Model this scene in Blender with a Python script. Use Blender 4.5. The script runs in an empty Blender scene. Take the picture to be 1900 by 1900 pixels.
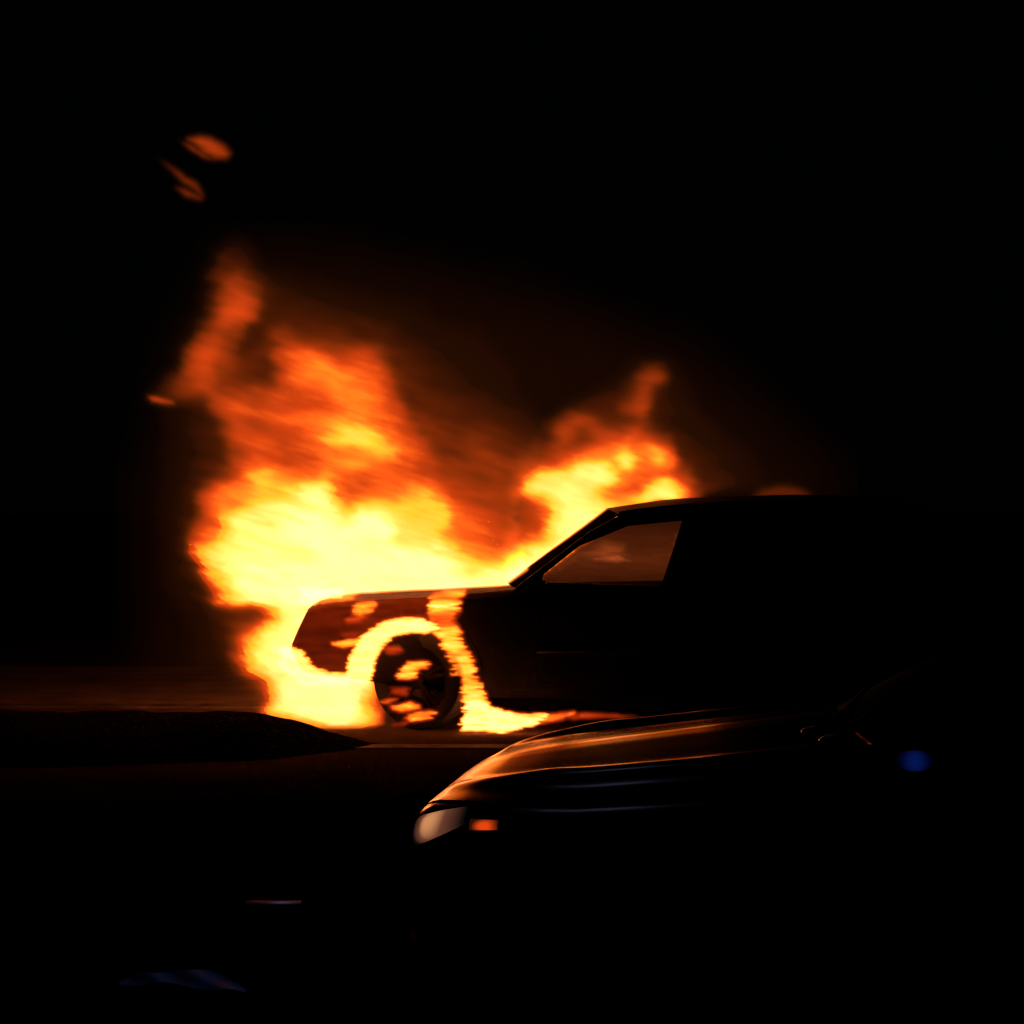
import bpy, bmesh, math, random
import numpy as np
from mathutils import Vector, Matrix
from mathutils.geometry import tessellate_polygon
R = math.radians
random.seed(4)

# ------------------------------------------------------------------ camera, night sky, added glint lamp, exposure
scene = bpy.context.scene
COL = scene.collection
CAM_H, FPX = 1.40, 950.0 / math.tan(R(17.5))
cd = bpy.data.cameras.new('camera'); cam = bpy.data.objects.new('camera', cd); COL.objects.link(cam)
cam.location = (0, 0, CAM_H); cam.rotation_euler = (R(90), 0, 0)
cd.sensor_width = 36; cd.lens = 18 / math.tan(R(17.5)); cd.clip_start = 0.05; cd.clip_end = 2000
scene.camera = cam
world = bpy.data.worlds.new('World'); scene.world = world; world.use_nodes = True
wn = world.node_tree.nodes
wn['Background'].inputs[0].default_value = (0.25, 0.42, 0.5, 1)
wn['Background'].inputs[1].default_value = 0.0006
ml = bpy.data.lights.new('glint_light', 'SUN'); mo = bpy.data.objects.new('glint_light', ml); COL.objects.link(mo)
ml.energy = 0.0018; ml.angle = R(2.5); ml.color = (0.55, 0.6, 1.0)  # added lamp, no source in view; aimed to raise bluish glints
mo.rotation_euler = Vector((0.148, -1, -0.88)).to_track_quat('-Z', 'Y').to_euler()
scene.view_settings.view_transform = 'Standard'; scene.view_settings.look = 'None'
scene.view_settings.exposure = 0; scene.view_settings.gamma = 1
cy = scene.cycles
cy.transparent_max_bounces = 64; cy.volume_bounces = 0; cy.max_bounces = 8; cy.glossy_bounces = 4
cy.sample_clamp_indirect = 4


def at(px, py, Y):
    return Vector(((px - 950) / FPX * Y, Y, CAM_H - (py - 950) / FPX * Y))


# ------------------------------------------------------------------ materials
def mat(name, col, rough=0.5, metal=0.0, spec=0.5, coat=0.0, noise=None, bump=None):
    m = bpy.data.materials.new(name); m.use_nodes = True
    nt = m.node_tree; b = nt.nodes['Principled BSDF']
    b.inputs['Base Color'].default_value = (*col, 1); b.inputs['Roughness'].default_value = rough
    b.inputs['Metallic'].default_value = metal; b.inputs['Specular IOR Level'].default_value = spec
    b.inputs['Coat Weight'].default_value = coat; b.inputs['Coat Roughness'].default_value = 0.05
    tc = nt.nodes.new('ShaderNodeTexCoord')
    if noise:
        sc, dark, r0, r1 = noise
        n = nt.nodes.new('ShaderNodeTexNoise'); n.inputs['Scale'].default_value = sc; n.inputs['Detail'].default_value = 7
        nt.links.new(tc.outputs['Object'], n.inputs['Vector'])
        cr = nt.nodes.new('ShaderNodeValToRGB')
        cr.color_ramp.elements[0].position = 0.35; cr.color_ramp.elements[1].position = 0.65
        cr.color_ramp.elements[0].color = (*[c * dark for c in col], 1); cr.color_ramp.elements[1].color = (*col, 1)
        nt.links.new(n.outputs['Fac'], cr.inputs['Fac']); nt.links.new(cr.outputs['Color'], b.inputs['Base Color'])
        mr = nt.nodes.new('ShaderNodeMapRange')
        mr.inputs['To Min'].default_value = r0; mr.inputs['To Max'].default_value = r1
        nt.links.new(n.outputs['Fac'], mr.inputs['Value']); nt.links.new(mr.outputs['Result'], b.inputs['Roughness'])
    if bump:
        sc, st, dist = bump
        n2 = nt.nodes.new('ShaderNodeTexNoise'); n2.inputs['Scale'].default_value = sc; n2.inputs['Detail'].default_value = 6
        nt.links.new(tc.outputs['Object'], n2.inputs['Vector'])
        bp = nt.nodes.new('ShaderNodeBump'); bp.inputs['Strength'].default_value = st; bp.inputs['Distance'].default_value = dist
        nt.links.new(n2.outputs['Fac'], bp.inputs['Height']); nt.links.new(bp.outputs['Normal'], b.inputs['Normal'])
    return m


def glass(name, tint, refl):
    m = bpy.data.materials.new(name); m.use_nodes = True
    nt = m.node_tree; nt.nodes.remove(nt.nodes['Principled BSDF']); out = nt.nodes['Material Output']
    t = nt.nodes.new('ShaderNodeBsdfTransparent'); t.inputs[0].default_value = (*tint, 1)
    g = nt.nodes.new('ShaderNodeBsdfGlossy'); g.inputs['Roughness'].default_value = 0.06
    f = nt.nodes.new('ShaderNodeFresnel'); f.inputs[0].default_value = refl
    mx = nt.nodes.new('ShaderNodeMixShader')
    nt.links.new(f.outputs[0], mx.inputs[0]); nt.links.new(t.outputs[0], mx.inputs[1]); nt.links.new(g.outputs[0], mx.inputs[2])
    nt.links.new(mx.outputs[0], out.inputs['Surface'])
    return m


def emit(name, col, s=1.0):
    m = bpy.data.materials.new(name); m.use_nodes = True
    b = m.node_tree.nodes['Principled BSDF']; b.inputs['Base Color'].default_value = (*[min(1, c) * .3 for c in col], 1)
    b.inputs['Roughness'].default_value = 0.25
    b.inputs['Emission Color'].default_value = (*col, 1); b.inputs['Emission Strength'].default_value = s
    return m


M = {
    'pale_ground': mat('pale_ground', (0.14, 0.10, 0.09), 0.9, spec=.05, noise=(2.5, 0.5, 0.8, 0.95)),
    'paint_line': mat('road_paint', (0.11, 0.075, 0.068), 0.8, spec=.1, noise=(5, 0.12, 0.7, 0.9)),
    'strip': mat('glint_strip_metal', (0.5, 0.5, 0.6), 0.2, metal=1),
    'film': mat('glint_film', (0.003, 0.22, 0.6), 0.36, metal=1.0),
    'verge': mat('verge_soil', (0.012, 0.010, 0.006), 1.0, spec=0.0, noise=(14, 0.4, 0.9, 1), bump=(30, 1.0, 0.05)),
    'burnt': mat('scorched_paint', (0.008, 0.006, 0.006), 0.8, spec=0.08, noise=(5, 0.5, 0.7, 0.95), bump=(40, 0.15, 0.01)),
    'paint': mat('dark_glossy_paint', (0.004, 0.003, 0.004), 0.14, spec=0.14, coat=0.0, bump=(3.0, 0.03, 0.02)),
    'rubber': mat('rubber', (0.012, 0.012, 0.012), 0.85, spec=0.2, bump=(50, 0.4, 0.01)),
    'alloy': mat('sooty_alloy', (0.07, 0.06, 0.06), 0.5, metal=0.8, noise=(12, 0.4, 0.4, 0.7)),
    'chrome': mat('chrome', (0.5, 0.5, 0.52), 0.18, metal=1),
    'plastic': mat('black_plastic', (0.006, 0.006, 0.006), 0.8, spec=0.08),
    'wiper': mat('wiper_metal', (0.35, 0.33, 0.33), 0.32, metal=0.9),
    'lamp_glass': mat('lamp_glass', (0.42, 0.40, 0.36), 0.22, spec=0.6, noise=(8, .6, .15, .3)),
    'glass': glass('window_glass', (0.9, 0.88, 0.86), 1.2),
    'dark_glass': glass('tinted_glass', (0.06, 0.06, 0.06), 1.3),
    'amber': emit('amber_marker', (0.75, 0.06, 0.006), 1.0),
    'red_lens': mat('red_lens', (0.1, 0.004, 0.004), 0.25),
    'blue': emit('blue_glint', (0.02, 0.09, 0.7), 0.09),
    'soot_glass': mat('sooted_glass', (0.0025, 0.0015, 0.001), 0.95, spec=0.0),
    'night_glass': glass('night_glass', (0.05, 0.05, 0.05), 1.06),
    'seat': mat('charred_seat', (0.02, 0.016, 0.014), 0.95, spec=.1),
}


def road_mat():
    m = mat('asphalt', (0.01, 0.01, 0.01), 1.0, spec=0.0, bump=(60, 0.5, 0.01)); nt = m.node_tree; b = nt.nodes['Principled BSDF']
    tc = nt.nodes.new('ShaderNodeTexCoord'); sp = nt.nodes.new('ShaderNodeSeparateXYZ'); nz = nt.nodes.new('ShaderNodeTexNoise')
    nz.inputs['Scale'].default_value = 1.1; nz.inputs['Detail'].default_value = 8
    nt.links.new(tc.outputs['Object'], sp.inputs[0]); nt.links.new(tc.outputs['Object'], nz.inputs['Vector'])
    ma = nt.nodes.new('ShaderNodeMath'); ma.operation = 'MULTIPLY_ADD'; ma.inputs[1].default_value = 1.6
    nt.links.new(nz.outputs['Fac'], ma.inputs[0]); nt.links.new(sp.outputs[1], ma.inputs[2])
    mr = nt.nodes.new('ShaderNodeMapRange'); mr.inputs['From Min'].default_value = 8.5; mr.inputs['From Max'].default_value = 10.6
    cr = nt.nodes.new('ShaderNodeValToRGB')      # firelight falloff put into the colour: near-black nearer, paler towards the fire
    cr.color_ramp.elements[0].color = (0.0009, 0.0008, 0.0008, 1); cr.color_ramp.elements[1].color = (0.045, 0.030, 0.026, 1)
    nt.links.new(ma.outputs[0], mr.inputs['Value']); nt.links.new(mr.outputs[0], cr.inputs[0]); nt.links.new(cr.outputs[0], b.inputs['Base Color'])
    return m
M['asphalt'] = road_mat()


# ------------------------------------------------------------------ object helpers
def tag(o, label=None, cat=None, group=None, kind=None):
    for k, v in (('label', label), ('category', cat), ('group', group), ('kind', kind)):
        if v: o[k] = v
    return o


def empty(name, loc=(0, 0, 0), rz=0.0, label=None, cat=None, group=None):
    o = bpy.data.objects.new(name, None); COL.objects.link(o)
    o.location = loc; o.rotation_euler = (0, 0, rz); o.empty_display_size = 0.1
    return tag(o, label, cat, group)


def obj(name, verts, faces, m, parent=None, smooth=True, autos=None):
    me = bpy.data.meshes.new(name); me.from_pydata([tuple(v) for v in verts], [], [tuple(f) for f in faces]); me.update()
    me.materials.append(m)
    if smooth: me.polygons.foreach_set('use_smooth', [True] * len(me.polygons))
    if autos:
        me.set_sharp_from_angle(angle=R(autos))
    o = bpy.data.objects.new(name, me); COL.objects.link(o); o.parent = parent
    return o


def from_bm(name, bm, m, parent=None, autos=35):
    bmesh.ops.recalc_face_normals(bm, faces=bm.faces)
    me = bpy.data.meshes.new(name); bm.to_mesh(me); bm.free(); me.materials.append(m)
    me.polygons.foreach_set('use_smooth', [True] * len(me.polygons)); me.set_sharp_from_angle(angle=R(autos))
    o = bpy.data.objects.new(name, me); COL.objects.link(o); o.parent = parent
    return o


def add_box(bm, c, s, bev=0.01, rot=None):
    r = bmesh.ops.create_cube(bm, size=1.0)
    vs = r['verts']
    for v in vs: v.co = Vector((v.co.x * s[0], v.co.y * s[1], v.co.z * s[2]))
    es = list({e for v in vs for e in v.link_edges})
    if bev:
        rr = bmesh.ops.bevel(bm, geom=es, offset=bev, segments=2, affect='EDGES', profile=0.7)
        vs = list({v for f in rr['faces'] for v in f.verts} | {v for v in vs if v.is_valid})
    for v in vs:
        p = v.co.copy()
        if rot is not None: p = rot @ p
        v.co = p + Vector(c)
    return vs


def tube(bm, pts, rad, n=8):
    pts = [Vector(p) for p in pts]; rings = []
    for i, p in enumerate(pts):
        d = (pts[min(i + 1, len(pts) - 1)] - pts[max(i - 1, 0)]).normalized()
        a = d.cross(Vector((0, 0, 1)))
        a = a.normalized() if a.length > 1e-3 else Vector((1, 0, 0)); b = d.cross(a)
        r = rad[i] if isinstance(rad, (list, tuple)) else rad
        rings.append([bm.verts.new(p + r * (math.cos(2 * math.pi * k / n) * a + math.sin(2 * math.pi * k / n) * b)) for k in range(n)])
    for q in range(len(rings) - 1):
        for k in range(n):
            bm.faces.new((rings[q][k], rings[q][(k + 1) % n], rings[q + 1][(k + 1) % n], rings[q + 1][k]))
    bm.faces.new(rings[0][::-1]); bm.faces.new(rings[-1])


def boolean_cut(o, cutters):
    for c in cutters:
        md = o.modifiers.new('b', 'BOOLEAN'); md.operation = 'DIFFERENCE'; md.object = c; md.solver = 'EXACT'
    bpy.context.view_layer.update()
    dg = bpy.context.evaluated_depsgraph_get()
    me = bpy.data.meshes.new_from_object(o.evaluated_get(dg))
    o.modifiers.clear(); o.data = me
    me.polygons.foreach_set('use_smooth', [True] * len(me.polygons)); me.set_sharp_from_angle(angle=R(30))
    for c in cutters: bpy.data.objects.remove(c)


def interp(tab, x):
    xs = [t[0] for t in tab]
    return [float(np.interp(x, xs, [t[k] for t in tab])) for k in range(1, len(tab[0]))]


# ------------------------------------------------------------------ the car builder (x = 0 at the nose, rearwards +x; near side is -y)
def body_mesh(st, nst=60):
    """st: stations (x, z bottom, z shoulder, z centre top, half width)."""
    L0, L1 = st[0][0], st[-1][0]
    xs = [L0 + (L1 - L0) * (0.5 - 0.5 * math.cos(math.pi * i / (nst - 1))) for i in range(nst)]
    verts, faces = [], []
    half = None
    for x in xs:
        zb, zs, zc, w = interp(st, x)
        h = zs - zb
        pr = [(0, zb), (0.6 * w, zb), (0.9 * w, zb + 0.01), (0.965 * w, zb + 0.10 * h), (0.99 * w, zb + 0.3 * h), (1.0 * w, zb + 0.52 * h),
              (0.992 * w, zb + 0.72 * h), (0.972 * w, zb + 0.88 * h), (0.945 * w, zb + 0.965 * h), (0.90 * w, zs + 0.1 * (zc - zs)),
              (0.80 * w, zs + 0.30 * (zc - zs)), (0.6 * w, zs + 0.52 * (zc - zs)), (0.3 * w, zs + 0.80 * (zc - zs)), (0.12 * w, zs + 0.95 * (zc - zs)), (0, zc)]
        half = len(pr)
        ring = [(x, -y, z) for y, z in pr] + [(x, y, z) for y, z in pr[-2:0:-1]]
        verts += ring
    n = 2 * half - 2
    for i in range(nst - 1):
        for k in range(n):
            a, b = i * n + k, i * n + (k + 1) % n
            faces.append((a, a + n, b + n, b))
    faces.append(tuple(range(n))); faces.append(tuple(range((nst - 1) * n, nst * n))[::-1])
    return verts, faces


def top_z(st, x, y):
    zb, zs, zc, w = interp(st, x)
    t = abs(y) / w
    return float(np.interp(t, [0, .12, .3, .6, .8, .9, .945], [zc, zs + .95 * (zc - zs), zs + .80 * (zc - zs), zs + .52 * (zc - zs), zs + .30 * (zc - zs), zs + .1 * (zc - zs), zs - .035 * (zs - zb)]))


def wheel(parent, x, y, r, w, steer=0.0, side=-1, spokes=5, rim_mat=None):
    e = empty('wheel', (x, y, r), steer); e.parent = parent
    def lathe(prof, n=48):
        v, f = [], []
        for k in range(n):
            a = 2 * math.pi * k / n
            for (rr, yy) in prof: v.append((rr * math.cos(a), yy * side, rr * math.sin(a)))
        m_ = len(prof)
        for k in range(n):
            for j in range(m_):
                f.append((k * m_ + j, k * m_ + (j + 1) % m_, ((k + 1) % n) * m_ + (j + 1) % m_, ((k + 1) % n) * m_ + j))
        return v, f
    h = w / 2; ri = r * 0.64
    tv, tf = lathe([(ri, -h * .9), (r * .8, -h), (r * .95, -h * .92), (r * .99, -h * .7), (r, -h * .3), (r * .985, -h * .28), (r * .985, -h * .22), (r, -h * .2), (r, h * .2),
                    (r * .985, h * .22), (r * .985, h * .28), (r, h * .3), (r * .99, h * .7), (r * .95, h * .92), (r * .8, h), (ri, h * .9)])
    o = obj('tyre', tv, tf, M['rubber'], e, autos=40)
    rv, rf = lathe([(ri * .99, h * .92), (ri * 1.03, h * .97), (ri * .95, h * .8), (ri * .93, -h * .8), (ri * .99, -h * .88), (ri * .99, h * .6)])
    rm = obj('rim', rv, rf, rim_mat or M['alloy'], e, autos=40)
    bm = bmesh.new()
    for k in range(spokes):
        a = 2 * math.pi * k / spokes + .3
        for da in (-0.13, 0.13):
            p0 = Vector((ri * .2 * math.cos(a), side * h * .62, ri * .2 * math.sin(a)))
            p1 = Vector((ri * .97 * math.cos(a + da), side * h * .8, ri * .97 * math.sin(a + da)))
            tube(bm, [p0, (p0 + p1) / 2 + Vector((0, side * .01, 0)), p1], [ri * .11, ri * .085, ri * .075], 6)
    bmesh.ops.create_cone(bm, cap_ends=True, segments=24, radius1=ri * .28, radius2=ri * .24, depth=h * .5,
                          matrix=Matrix.Translation((0, side * h * .6, 0)) @ Matrix.Rotation(R(90), 4, 'X'))
    from_bm('spokes', bm, rim_mat or M['alloy'], rm)
    bm = bmesh.new()
    bmesh.ops.create_cone(bm, cap_ends=True, segments=32, radius1=ri * .62, radius2=ri * .62, depth=0.02,
                          matrix=Matrix.Translation((0, side * -h * .1, 0)) @ Matrix.Rotation(R(90), 4, 'X'))
    from_bm('brake_disc', bm, M['alloy'], rm)
    return e


def side_frame(name, outer, holes, yfun, m, parent, side, thick=0.045):
    loops = [[Vector((x, z, 0)) for x, z in outer]] + [[Vector((x, z, 0)) for x, z in h] for h in holes]
    tris = tessellate_polygon(loops)
    pts = [p for l in loops for p in l]; n = len(pts)
    v = [(p.x, side * yfun(p.y), p.y) for p in pts] + [(p.x, side * (yfun(p.y) - thick), p.y) for p in pts]
    f = [tuple(t) for t in tris] + [tuple(i + n for i in t[::-1]) for t in tris]
    k = 0
    for l in loops:
        for i in range(len(l)):
            a, b = k + i, k + (i + 1) % len(l); f.append((a, b, b + n, a + n))
        k += len(l)
    bm = bmesh.new(); me = bpy.data.meshes.new('t'); me.from_pydata(v, [], f); bm.from_mesh(me)
    bmesh.ops.recalc_face_normals(bm, faces=bm.faces)
    return from_bm(name, bm, m, parent, autos=25)


def pane(name, poly, yfun, m, parent, side, inset=0.022):
    v = [(x, side * (yfun(z) - inset), z) for x, z in poly] + [(x, side * (yfun(z) - inset - .004), z) for x, z in poly]
    n = len(poly)
    f = [tuple(range(n)), tuple(range(n, 2 * n))[::-1]] + [(i, (i + 1) % n, (i + 1) % n + n, i + n) for i in range(n)]
    return obj(name, v, f, m, parent, smooth=False)


def sheet(name, rows, m, parent, thick=0.03, cut=None):
    """a curved sheet given as rows of points, with real thickness (downwards)"""
    nr, nc = len(rows), len(rows[0])
    top = [Vector(p) for r in rows for p in r]
    bot = [p - Vector((0, 0, thick)) for p in top]
    N = nr * nc; f = []
    for i in range(nr - 1):
        for j in range(nc - 1):
            a = i * nc + j; q = (a, a + 1, a + nc + 1, a + nc); f.append(q); f.append(tuple(k + N for k in q[::-1]))
    ring = [j for j in range(nc)] + [i * nc + nc - 1 for i in range(1, nr)] + [(nr - 1) * nc + j for j in range(nc - 2, -1, -1)] + [i * nc for i in range(nr - 2, 0, -1)]
    for a, b in zip(ring, ring[1:] + ring[:1]): f.append((a, b, b + N, a + N))
    bm = bmesh.new(); me = bpy.data.meshes.new('t'); me.from_pydata([tuple(p) for p in top + bot], [], f); bm.from_mesh(me)
    return from_bm(name, bm, m, parent, autos=30)


def build_car(root, S, paint, glassm, P):
    """S: body stations.  P: dictionary of the greenhouse and detail dimensions."""
    v, f = body_mesh(S)
    body = obj('body', v, f, paint, root)
    cut = []
    W = max(s[4] for s in S)
    for ax in P['axles']:
        for sd in (-1, 1):
            bm = bmesh.new()
            bmesh.ops.create_cone(bm, cap_ends=True, segments=64, radius1=P['arch'], radius2=P['arch'], depth=0.36,
                                  matrix=Matrix.Translation((ax, sd * (W - 0.1), P['wr'] + P.get('archz', 0.0))) @ Matrix.Rotation(R(90), 4, 'X'))
            c = from_bm('c', bm, M['plastic']); cut.append(c)
    # cabin well, so that the glasshouse is hollow down to the seats
    bm = bmesh.new(); x0, x1 = P['well']
    add_box(bm, ((x0 + x1) / 2, 0, 0.9), (x1 - x0, 2 * P['yb'] - 0.16, 1.1), 0); cut.append(from_bm('c', bm, M['plastic']))
    boolean_cut(body, cut)
    for ax in P['axles']:   # rolled lips round the arches
        for sd in (-1, 1):
            bm = bmesh.new()
            zc = P['wr'] + P.get('archz', 0.0)
            pts = [(ax + (P['arch'] + .004) * math.cos(R(a)), sd * (W * 0.985), zc + (P['arch'] + .004) * math.sin(R(a))) for a in range(4, 177, 4)]
            tube(bm, pts, 0.013, 6)
            from_bm('arch_lip', bm, paint, body)
    yb, yt, zb, zt = P['yb'], P['yt'], P['zb'], P['zt']
    yf = lambda z: yb + (yt - yb) * (z - zb) / (zt - zb)
    for sd in (-1, 1):
        side_frame('pillars', P['outer'], P['holes'], yf, P.get('pillarmat', paint), root, sd)
        for h in P['holes']:
            pane('side_window', h, yf, glassm if h is P['holes'][0] else M['dark_glass'], root, sd)
    # roof
    rows = []
    xr0, xr1 = P['roof']
    for i in range(17):
        x = xr0 + (xr1 - xr0) * i / 16; zc, ze = interp(P['rooftab'], x); r = []
        for j in range(-8, 9):
            t = j / 8; r.append((x - 0.05 * (1 - t * t) * (1 - i / 16), t * (yt + .004), ze + (zc - ze) * (1 - abs(t) ** 2.4)))
        rows.append(r)
    sheet('roof', rows, paint, root, 0.035)
    # windscreen and rear screen
    for nm, (xa, za, ca), (xb_, zb_, cb), ya, yb2, bow in ((('windscreen',) + P['screen']), (('rear_window',) + P['rear'])):
        rows = []
        for i in range(9):
            s = i / 8; r = []
            for j in range(-8, 9):
                t = j / 8; w = ya + (yb2 - ya) * s
                x = xa + (xb_ - xa) * s - bow * (1 - t * t) * (1 - s * .45)
                z = za + (zb_ - za) * s + (ca + (cb - ca) * s) * (1 - t * t)
                r.append((x, t * w, z))
            rows.append(r)
        sheet(nm, rows, P.get('screenmat', glassm) if nm == 'windscreen' else M['dark_glass'], root, 0.006)
    # wheels
    for i, ax in enumerate(P['axles']):
        for sd in (-1, 1):
            wheel(root, ax, sd * (W - 0.115), P['wr'], 0.21, P['steer'] if i == 0 else 0, sd, rim_mat=P.get('rimmat'))
    # seats
    for sy in (-0.36, 0.36):
        bm = bmesh.new(); sx = P['seatx']
        add_box(bm, (sx, sy, 0.50), (0.5, 0.48, 0.16), 0.04)
        add_box(bm, (sx + 0.30, sy, 0.80), (0.14, 0.46, 0.62), 0.05, Matrix.Rotation(R(14), 3, 'Y'))
        add_box(bm, (sx + 0.40, sy, 1.16), (0.09, 0.26, 0.16), 0.035)
        from_bm('seat', bm, M['seat'], root)
    # door mirrors
    for sd in (-1, 1):
        bm = bmesh.new(); mx, mz = P['mirror']
        add_box(bm, (mx, sd * (yb + 0.14), mz), (0.11, 0.19, 0.13), 0.035, Matrix.Rotation(R(8) * sd, 3, 'Z'))
        tube(bm, [(mx + .02, sd * (yb - .02), mz - .07), (mx, sd * (yb + .10), mz - .03)], 0.022, 8)
        mi = from_bm('door_mirror', bm, M['soot_glass'], root)
        bm = bmesh.new(); add_box(bm, (mx + 0.057, sd * (yb + 0.14), mz), (0.004, 0.15, 0.095), 0.001, Matrix.Rotation(R(8) * sd, 3, 'Z'))
        from_bm('mirror_glass', bm, M['dark_glass'], mi)
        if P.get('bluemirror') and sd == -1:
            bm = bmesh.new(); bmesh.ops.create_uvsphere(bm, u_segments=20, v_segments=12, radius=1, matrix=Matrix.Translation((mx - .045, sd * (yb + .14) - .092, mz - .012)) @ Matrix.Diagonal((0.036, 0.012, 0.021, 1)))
            from_bm('mirror_blue_glint', bm, M['blue'], mi)  # blue light reflected in the mirror, put in as a glowing spot
    # doors: seams as thin raised gasket lines and handles
    for sd in (-1, 1):
        for (xa, xb_) in P['doors']:
            bm = bmesh.new()
            zz = np.linspace(P['sill'] + .06, zb - .01, 9)
            def sy(x, z):
                zb0, zs0, zc0, w0 = interp(S, x); t = (z - zb0) / (zs0 - zb0)
                return sd * w0 * float(np.interp(t, [0, .1, .3, .52, .72, .88, .965, 1.05], [.9, .965, .99, 1, .992, .972, .945, .91]))
            for xx in (xa, xb_): tube(bm, [(xx, sy(xx, z) , z) for z in zz], 0.0035, 5)
            tube(bm, [(x, sy(x, zz[0]), zz[0]) for x in np.linspace(xa, xb_, 8)], 0.0035, 5)
            from_bm('door_seam', bm, M['plastic'], root)
            bm = bmesh.new(); hx = xb_ - .15; hz = zb - .13
            tube(bm, [(hx - .09, sy(hx, hz), hz), (hx - .075, sy(hx, hz) + sd * .03, hz + .004), (hx + .075, sy(hx, hz) + sd * .03, hz + .006), (hx + .09, sy(hx, hz), hz + .004)], 0.011, 8)
            from_bm('door_handle', bm, paint, root)
    return body


# ------------------------------------------------------------------ ground
def grid_sheet(name, x0, x1, y0, y1, nx, ny, zf, m, **kw):
    v = [(x0 + (x1 - x0) * i / nx, y0 + (y1 - y0) * j / ny, 0) for j in range(ny + 1) for i in range(nx + 1)]
    v = [(x, y, zf(x, y)) for x, y, _ in v]
    f = [(j * (nx + 1) + i, j * (nx + 1) + i + 1, (j + 1) * (nx + 1) + i + 1, (j + 1) * (nx + 1) + i) for j in range(ny) for i in range(nx)]
    o = obj(name, v, f, m); return tag(o, **kw) if kw else o

grid_sheet('ground', -400, 400, -60, 800, 4, 4, lambda x, y: -0.01, M['verge'], kind='structure')
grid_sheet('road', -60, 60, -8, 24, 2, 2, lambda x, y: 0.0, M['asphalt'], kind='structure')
grid_sheet('shoulder', -14, 14, 11.55, 14.7, 2, 2, lambda x, y: 0.003, M['pale_ground'], kind='structure')  # added paler strip, so the ground beyond the fire looks firelit
for (a, b, y, w) in ((-12, 12, 13.45, 0.22), (-12, -1.6, 11.75, 0.12), (-0.95, 0.35, 9.66, 0.15)):
    grid_sheet('road_marking', a, b, y - w / 2, y + w / 2, 24, 1, lambda x, yy: 0.008, M['paint_line'], kind='structure')

rng0 = np.random.default_rng(11)
def verge_z(x, y):
    hw = float(np.interp(x, [-2.4, -1.4, -0.85], [0.85, 0.6, 0.15]))
    t = max(0.0, 1 - abs((y - 9.75) / hw) ** 2)
    env = float(np.interp(x, [-12, -1.62, -1.35, -1.15, -1.0, -0.6], [0.185, 0.19, 0.155, 0.085, 0.035, -0.03]))
    env *= 1 - 0.006 * abs(x + 1.5)
    return -0.012 + (env + 0.012) * t ** 0.8 + (0.006 * math.sin(x * 9.1 + y * 3) + 0.004 * math.sin(x * 23.7)) * t
grid_sheet('grass_verge', -14, -0.8, 8.88, 10.62, 240, 26, verge_z, M['verge'], kind='structure')

# ------------------------------------------------------------------ the burning car
S1 = [(0.00, 0.47, 0.53, 0.55, 0.50), (0.04, 0.41, 0.60, 0.63, 0.62), (0.085, 0.365, 0.68, 0.72, 0.70), (0.13, 0.34, 0.765, 0.80, 0.74), (0.25, 0.325, 0.795, 0.825, 0.79), (0.45, 0.31, 0.81, 0.845, 0.84),
      (0.9, 0.24, 0.835, 0.865, 0.87), (1.35, 0.19, 0.875, 0.885, 0.872), (1.6, 0.19, 0.905, 0.91, 0.873), (2.6, 0.19, 0.925, 0.93, 0.875), (3.6, 0.2, 0.95, 0.955, 0.872),
      (4.2, 0.24, 0.95, 0.96, 0.84), (4.5, 0.32, 0.93, 0.94, 0.79), (4.62, 0.42, 0.84, 0.86, 0.70), (4.66, 0.5, 0.72, 0.74, 0.62)]
NX = -1.46
car = empty('burning_car', (NX, 11.26, 0), 0, 'dark hatchback with its engine bay and windscreen on fire, side on to the viewer', 'car')
def c1(px, py, Y=10.5):
    p = at(px, py, Y); return (p.x - NX, p.z)
win1 = [c1(1004, 1080), c1(1012, 1056), c1(1075, 1014), c1(1165, 976, 10.62), c1(1266, 966, 10.65), c1(1248, 1030), c1(1226, 1089)]
win2 = [(c1(1248, 1089)[0], win1[-1][1]), c1(1290, 966, 10.65), c1(1480, 960, 10.65), (c1(1500, 1086)[0], win1[-1][1] + .01)]
win3 = [(c1(1520, 1086)[0], win1[-1][1] + .01), c1(1500, 960, 10.65), c1(1600, 962, 10.65), c1(1690, 1010, 10.6), c1(1720, 1080)]
outer1 = [(1.44, 0.87), (1.50, 0.925), c1(1030, 1034, 10.6), c1(1092, 987, 10.65), c1(1160, 951, 10.68), c1(1210, 941, 10.68), c1(1270, 935, 10.68), c1(1380, 928, 10.68), c1(1500, 927, 10.68), c1(1620, 930, 10.68),
          c1(1700, 950, 10.66), c1(1760, 1010, 10.6), (4.42, 0.93), (4.42, 0.87)]
roof1 = [(2.15, 1.425, 1.40), (2.3, 1.448, 1.425), (2.6, 1.493, 1.455), (3.1, 1.512, 1.478), (3.43, 1.52, 1.482), (3.8, 1.515, 1.47), (4.2, 1.47, 1.40)]
P1 = dict(rimmat=M['burnt'], screenmat=M['soot_glass'], axles=[0.885, 3.55], arch=0.375, archz=0.03, wr=0.327, steer=R(-24), well=(1.62, 4.1), yb=0.795, yt=0.60, zb=0.90, zt=1.45,
          outer=outer1, holes=[win1, win2, win3], roof=(2.16, 4.2), rooftab=roof1, seatx=2.9, mirror=(1.62, 0.90), sill=0.19,
          screen=((1.53, 0.895, 0.02), (2.17, 1.395, 0.03), 0.76, 0.60, 0.10), rear=((4.2, 1.395, 0.05), (4.46, 0.93, 0.02), 0.60, 0.76, -0.05),
          doors=[(1.62, 2.62), (2.66, 3.45)])
body1 = build_car(car, S1, M['burnt'], M['glass'], P1)
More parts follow.
